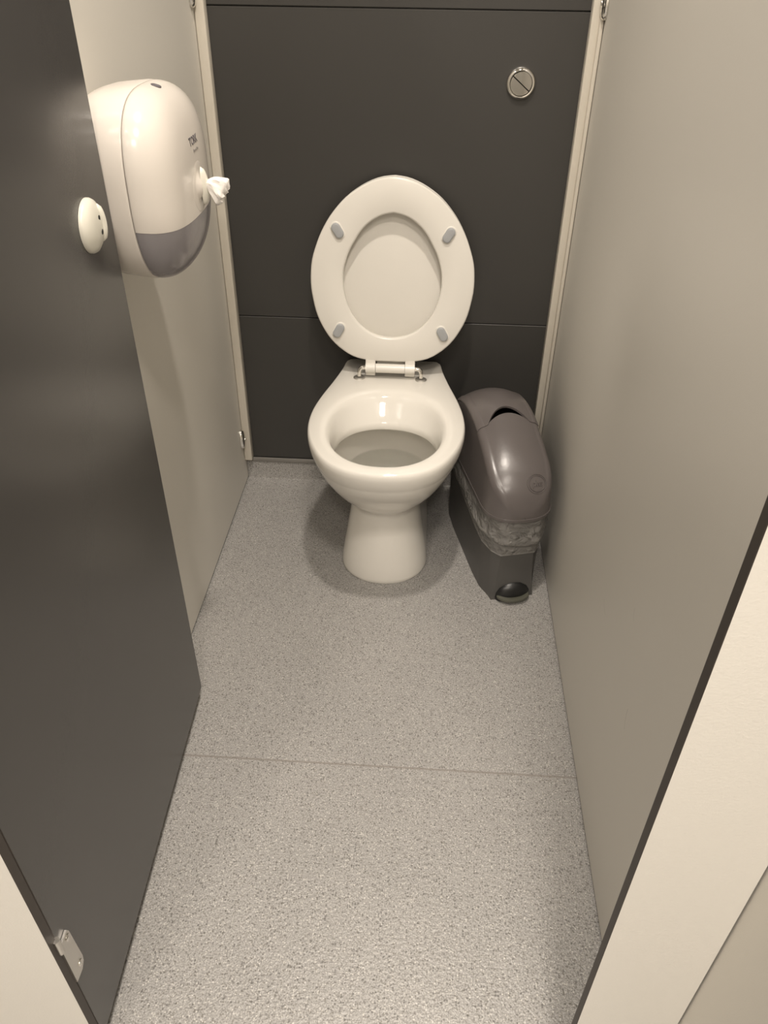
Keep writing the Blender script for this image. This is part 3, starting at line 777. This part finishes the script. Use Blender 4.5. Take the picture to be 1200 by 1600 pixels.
SM, AR, AX = 0.158, 0.040, 0.50           # side of the hood's front edge, rise of its arch, half width of the arch
def edge_back(a):              # front edge of the rear hood
    x = min(1, abs(a-0.5)/(0.5-A2)); u_ = min(1, x/0.86)
    return SM + AR*max(0, 1-u_**2.0)
def edge_front(a):             # rear edge of the flap
    x = min(1, abs(a-0.5)/(0.5-A2)); g = 0.0205*max(0, 1-(x/0.80)**2)
    return edge_back(a) - g
def lid_grid(bm, fs0, fs1, ns, off, a0=0.0, a1=1.0):
    G = []
    for j in range(ns+1):
        row = []
        for i in range(NA+1):
            a = a0 + (a1-a0)*i/NA; s_a, s_b = fs0(a), fs1(a)
            t = j/ns
            if s_a <= S0+1e-6: t = t**1.7
            if s_b >= S1-1e-6: t = 1-(1-t)**1.4
            s = min(max(s_a + (s_b-s_a)*t, S0+1e-6), S1-1e-6)
            row.append(bm.verts.new(lid_pt(s, a) + lid_n(s, a)*off))
        G.append(row)
    fs = []
    for r0, r1 in zip(G[:-1], G[1:]):
        for i in range(NA): fs.append(bm.faces.new((r0[i], r0[i+1], r1[i+1], r1[i])))
    bmesh.ops.recalc_face_normals(bm, faces=fs)
    if G[ns//2][NA//2].link_faces[0].normal.z < 0: bmesh.ops.reverse_faces(bm, faces=fs)
def lid_part(*parts):
    bm = bmesh.new()
    for p in parts: lid_grid(bm, *p)
    me = bpy.data.meshes.new('m'); bm.to_mesh(me); bm.free(); return finish(me, True, 40)
flap = link('lid', lid_part((lambda a: S0, edge_front, 44, 0.0), (edge_back, lambda a: S1, 30, 0.0)), M['bin_lid'], sbin)
md = flap.modifiers.new('thick', 'SOLIDIFY'); md.thickness = 0.0028; md.offset = -1
hood = link('lid_hood', lid_part((edge_back, lambda a: S1-0.02, 34, 0.0022, A1+0.035, 1-A1-0.035)), M['bin_lid'], sbin)
md = hood.modifiers.new('thick', 'SOLIDIFY'); md.thickness = 0.0021; md.offset = -1
edge_split(flap); edge_split(hood)
# black block standing in for the shade inside the slot, and the flange under the lid
bm = bmesh.new(); add_loft(bm, [[bp_(s, t, z) for s, t in ((0.14, -0.060), (0.14, 0.060), (0.24, 0.060), (0.24, -0.060))] for z in (0.27, 0.383)])
link('slot_shade', mesh_from(bm), M['black'], sbin)
bm = bmesh.new()
def flange(z, k):
    P = []
    ss = [S0 + (S1-S0)*(0.5-0.5*math.cos(PI*i/40)) for i in range(41)]
    for s in ss: P.append((s, lid_hw(s)*k))
    for s in reversed(ss[1:-1]): P.append((s, -lid_hw(s)*k))
    cs = (S0+S1)/2
    return [bp_(cs+(s-cs)*(0.99 if k < 1 else 1.006), t, z) for s, t in P]
add_loft(bm, [flange(0.240, 0.96), flange(0.2405, 1.012), flange(0.2475, 1.012), flange(0.2485, 0.97)])
link('lid_rim', mesh_from(bm, True, 40), M['bin_lid'], sbin)
# raised round emblem with lettering on the toe of the flap
EM_S, EM_A = 0.017, 0.640
def emb(u, v, h):
    """u across, v up the lid (metres, in the plane touching the emblem's centre), laid onto the curved lid"""
    pc = lid_pt(EM_S, EM_A); nn = lid_n(EM_S, EM_A)
    T1 = (bt - nn*bt.dot(nn)).normalized(); T2 = nn.cross(T1)
    if T2.z < 0: T2 = -T2
    s_, a_ = EM_S + v*0.6, EM_A + u*3.0
    for _ in range(8):
        p = lid_pt(s_, a_) - pc; e1, e2 = u - p.dot(T1), v - p.dot(T2)
        ds = (lid_pt(s_+5e-4, a_) - lid_pt(s_, a_))/5e-4; da = (lid_pt(s_, a_+1e-3) - lid_pt(s_, a_))/1e-3
        A, B_, C_, D = ds.dot(T1), da.dot(T1), ds.dot(T2), da.dot(T2); det = A*D - B_*C_
        s_ = min(max(s_ + (e1*D - B_*e2)/det, S0+0.0015), S1-0.01); a_ = min(max(a_ + (A*e2 - C_*e1)/det, 0.02), 0.98)
    return lid_pt(s_, a_) + lid_n(s_, a_)*(0.0002 + h)
bm = bmesh.new()
for r0, r1 in ((0.0205, 0.0225), (0.0172, 0.0184)):
    rg = [[emb(r*1.10*math.cos(2*PI*i/56), r*math.sin(2*PI*i/56), h) for i in range(56)] for r, h in ((r0, -0.0004), (r0+0.0003, 0.0013), (r1-0.0003, 0.0013), (r1, -0.0004))]
    add_loft(bm, rg, False, False)
link('emblem', mesh_from(bm, True, 60), M['bin_lid'], flap)
link('emblem_lettering', text_mesh('phs', 0.0185, 0.0009, lambda a, b, c: emb(a, b, c+0.0005)), M['bin_lid'], flap)

# liner: film folded over the body below the lid
random.seed(4)
liner = thing('bin_liner', bp_(0.2, 0, 0.2), 'crumpled translucent plastic liner folded over the rim of the sanitary bin', 'bin liner')
def liner_layer(levels, seed, amp):
    base = [body_ring(0.22)]
    n = len(base[0]); rg = []
    for zf, of, am in levels:
        R0 = body_ring(0.22); out = []
        pts = []
        for i in range(n):
            p = R0[i]; q = p - BO; s = q.dot(ba); t = q.dot(bt)
            z = zf(s, t)
            pts.append((z,))
        offs = []
        for i in range(n):
            q = R0[i] - BO; s = q.dot(ba); t = q.dot(bt)
            nz = noise.noise(Vector((s*28+seed, t*30, pts[i][0]*26)))*1.0 + 0.5*noise.noise(Vector((s*70, t*70+seed, pts[i][0]*60)))
            offs.append(of + am*1.5*nz)
        for i in range(n):
            z = pts[i][0]
            r = body_ring(max(z, 0.10), offs) if False else None
            out.append(z)
        # per-point: body ring at its own height
        rr = []
        cache = {}
        for i in range(n):
            z = round(pts[i][0], 3)
            if z not in cache: cache[z] = body_ring(max(z, 0.05), offs)
            p = cache[z][i].copy(); p.z = pts[i][0]
            rr.append(p)
        rg.append(rr)
    return rg
def front_w(s): return max(0.0, 1 - max(0, s+0.03)/0.30)
upper = [(lambda s, t: 0.243, 0.002, 0.0), (lambda s, t: 0.238, 0.006, 0.001), (lambda s, t: 0.229, 0.0075, 0.0025), (lambda s, t: 0.217 - 0.008*front_w(s) + 0.004*math.sin(t*60), 0.009, 0.004),
         (lambda s, t: 0.207 - 0.018*front_w(s), 0.0105, 0.0045), (lambda s, t: 0.199 - 0.026*front_w(s) - 0.005*math.sin(t*45+1), 0.0120, 0.0040), (lambda s, t: 0.195 - 0.030*front_w(s) - 0.005*math.sin(t*45+1), 0.0100, 0.002),
         (lambda s, t: 0.198 - 0.030*front_w(s) - 0.005*math.sin(t*45+1), 0.0065, 0.001)]
lower = [(lambda s, t: 0.215, 0.0045, 0.001), (lambda s, t: 0.200 - 0.014*front_w(s), 0.0050, 0.0022), (lambda s, t: 0.190 - 0.030*front_w(s), 0.0045, 0.0022), (lambda s, t: 0.181 - 0.038*front_w(s), 0.0038, 0.0012), (lambda s, t: 0.174 - 0.040*front_w(s), 0.0026, 0.0004), (lambda s, t: 0.172 - 0.041*front_w(s), 0.0034, 0.0004)]
def sub_levels(lv, k=3):
    out = []
    for (z0, o0, a0), (z1, o1, a1) in zip(lv[:-1], lv[1:]):
        for j in range(k):
            f = j/k
            out.append(((lambda s, t, z0=z0, z1=z1, f=f: z0(s, t)*(1-f) + z1(s, t)*f), o0*(1-f)+o1*f, a0*(1-f)+a1*f))
    out.append(lv[-1]); return out
bm = bmesh.new(); add_loft(bm, liner_layer(sub_levels(upper), 3.1, 1), False, False)
link('folded_cuff', mesh_from(bm, True, 180), M['liner'], liner)
bm = bmesh.new(); add_loft(bm, liner_layer(sub_levels(lower), 9.7, 1), False, False)
link('hem', mesh_from(bm, True, 180), M['liner'], liner)
# gathered knot at the front of the liner
bm = bmesh.new()
for k in range(7):
    a = -1.2 + 2.4*k/6
    p0 = bp_(-0.006, 0.006*math.sin(a*3), 0.190)
    p1 = bp_(-0.013 - 0.003*math.cos(a*2), 0.024*math.sin(a), 0.200 + 0.018*math.cos(a*1.7) - 0.004*(k % 3))
    w = (p1-p0).cross(Vector((ba.x, ba.y, 0))).normalized()*0.007
    vs = [bm.verts.new(p0), bm.verts.new(p1+w), bm.verts.new(p1-ba*0.004), bm.verts.new(p1-w)]
    bm.faces.new((vs[0], vs[1], vs[2])); bm.faces.new((vs[0], vs[2], vs[3]))
link('knot', mesh_from(bm, True, 60), M['liner'], liner)
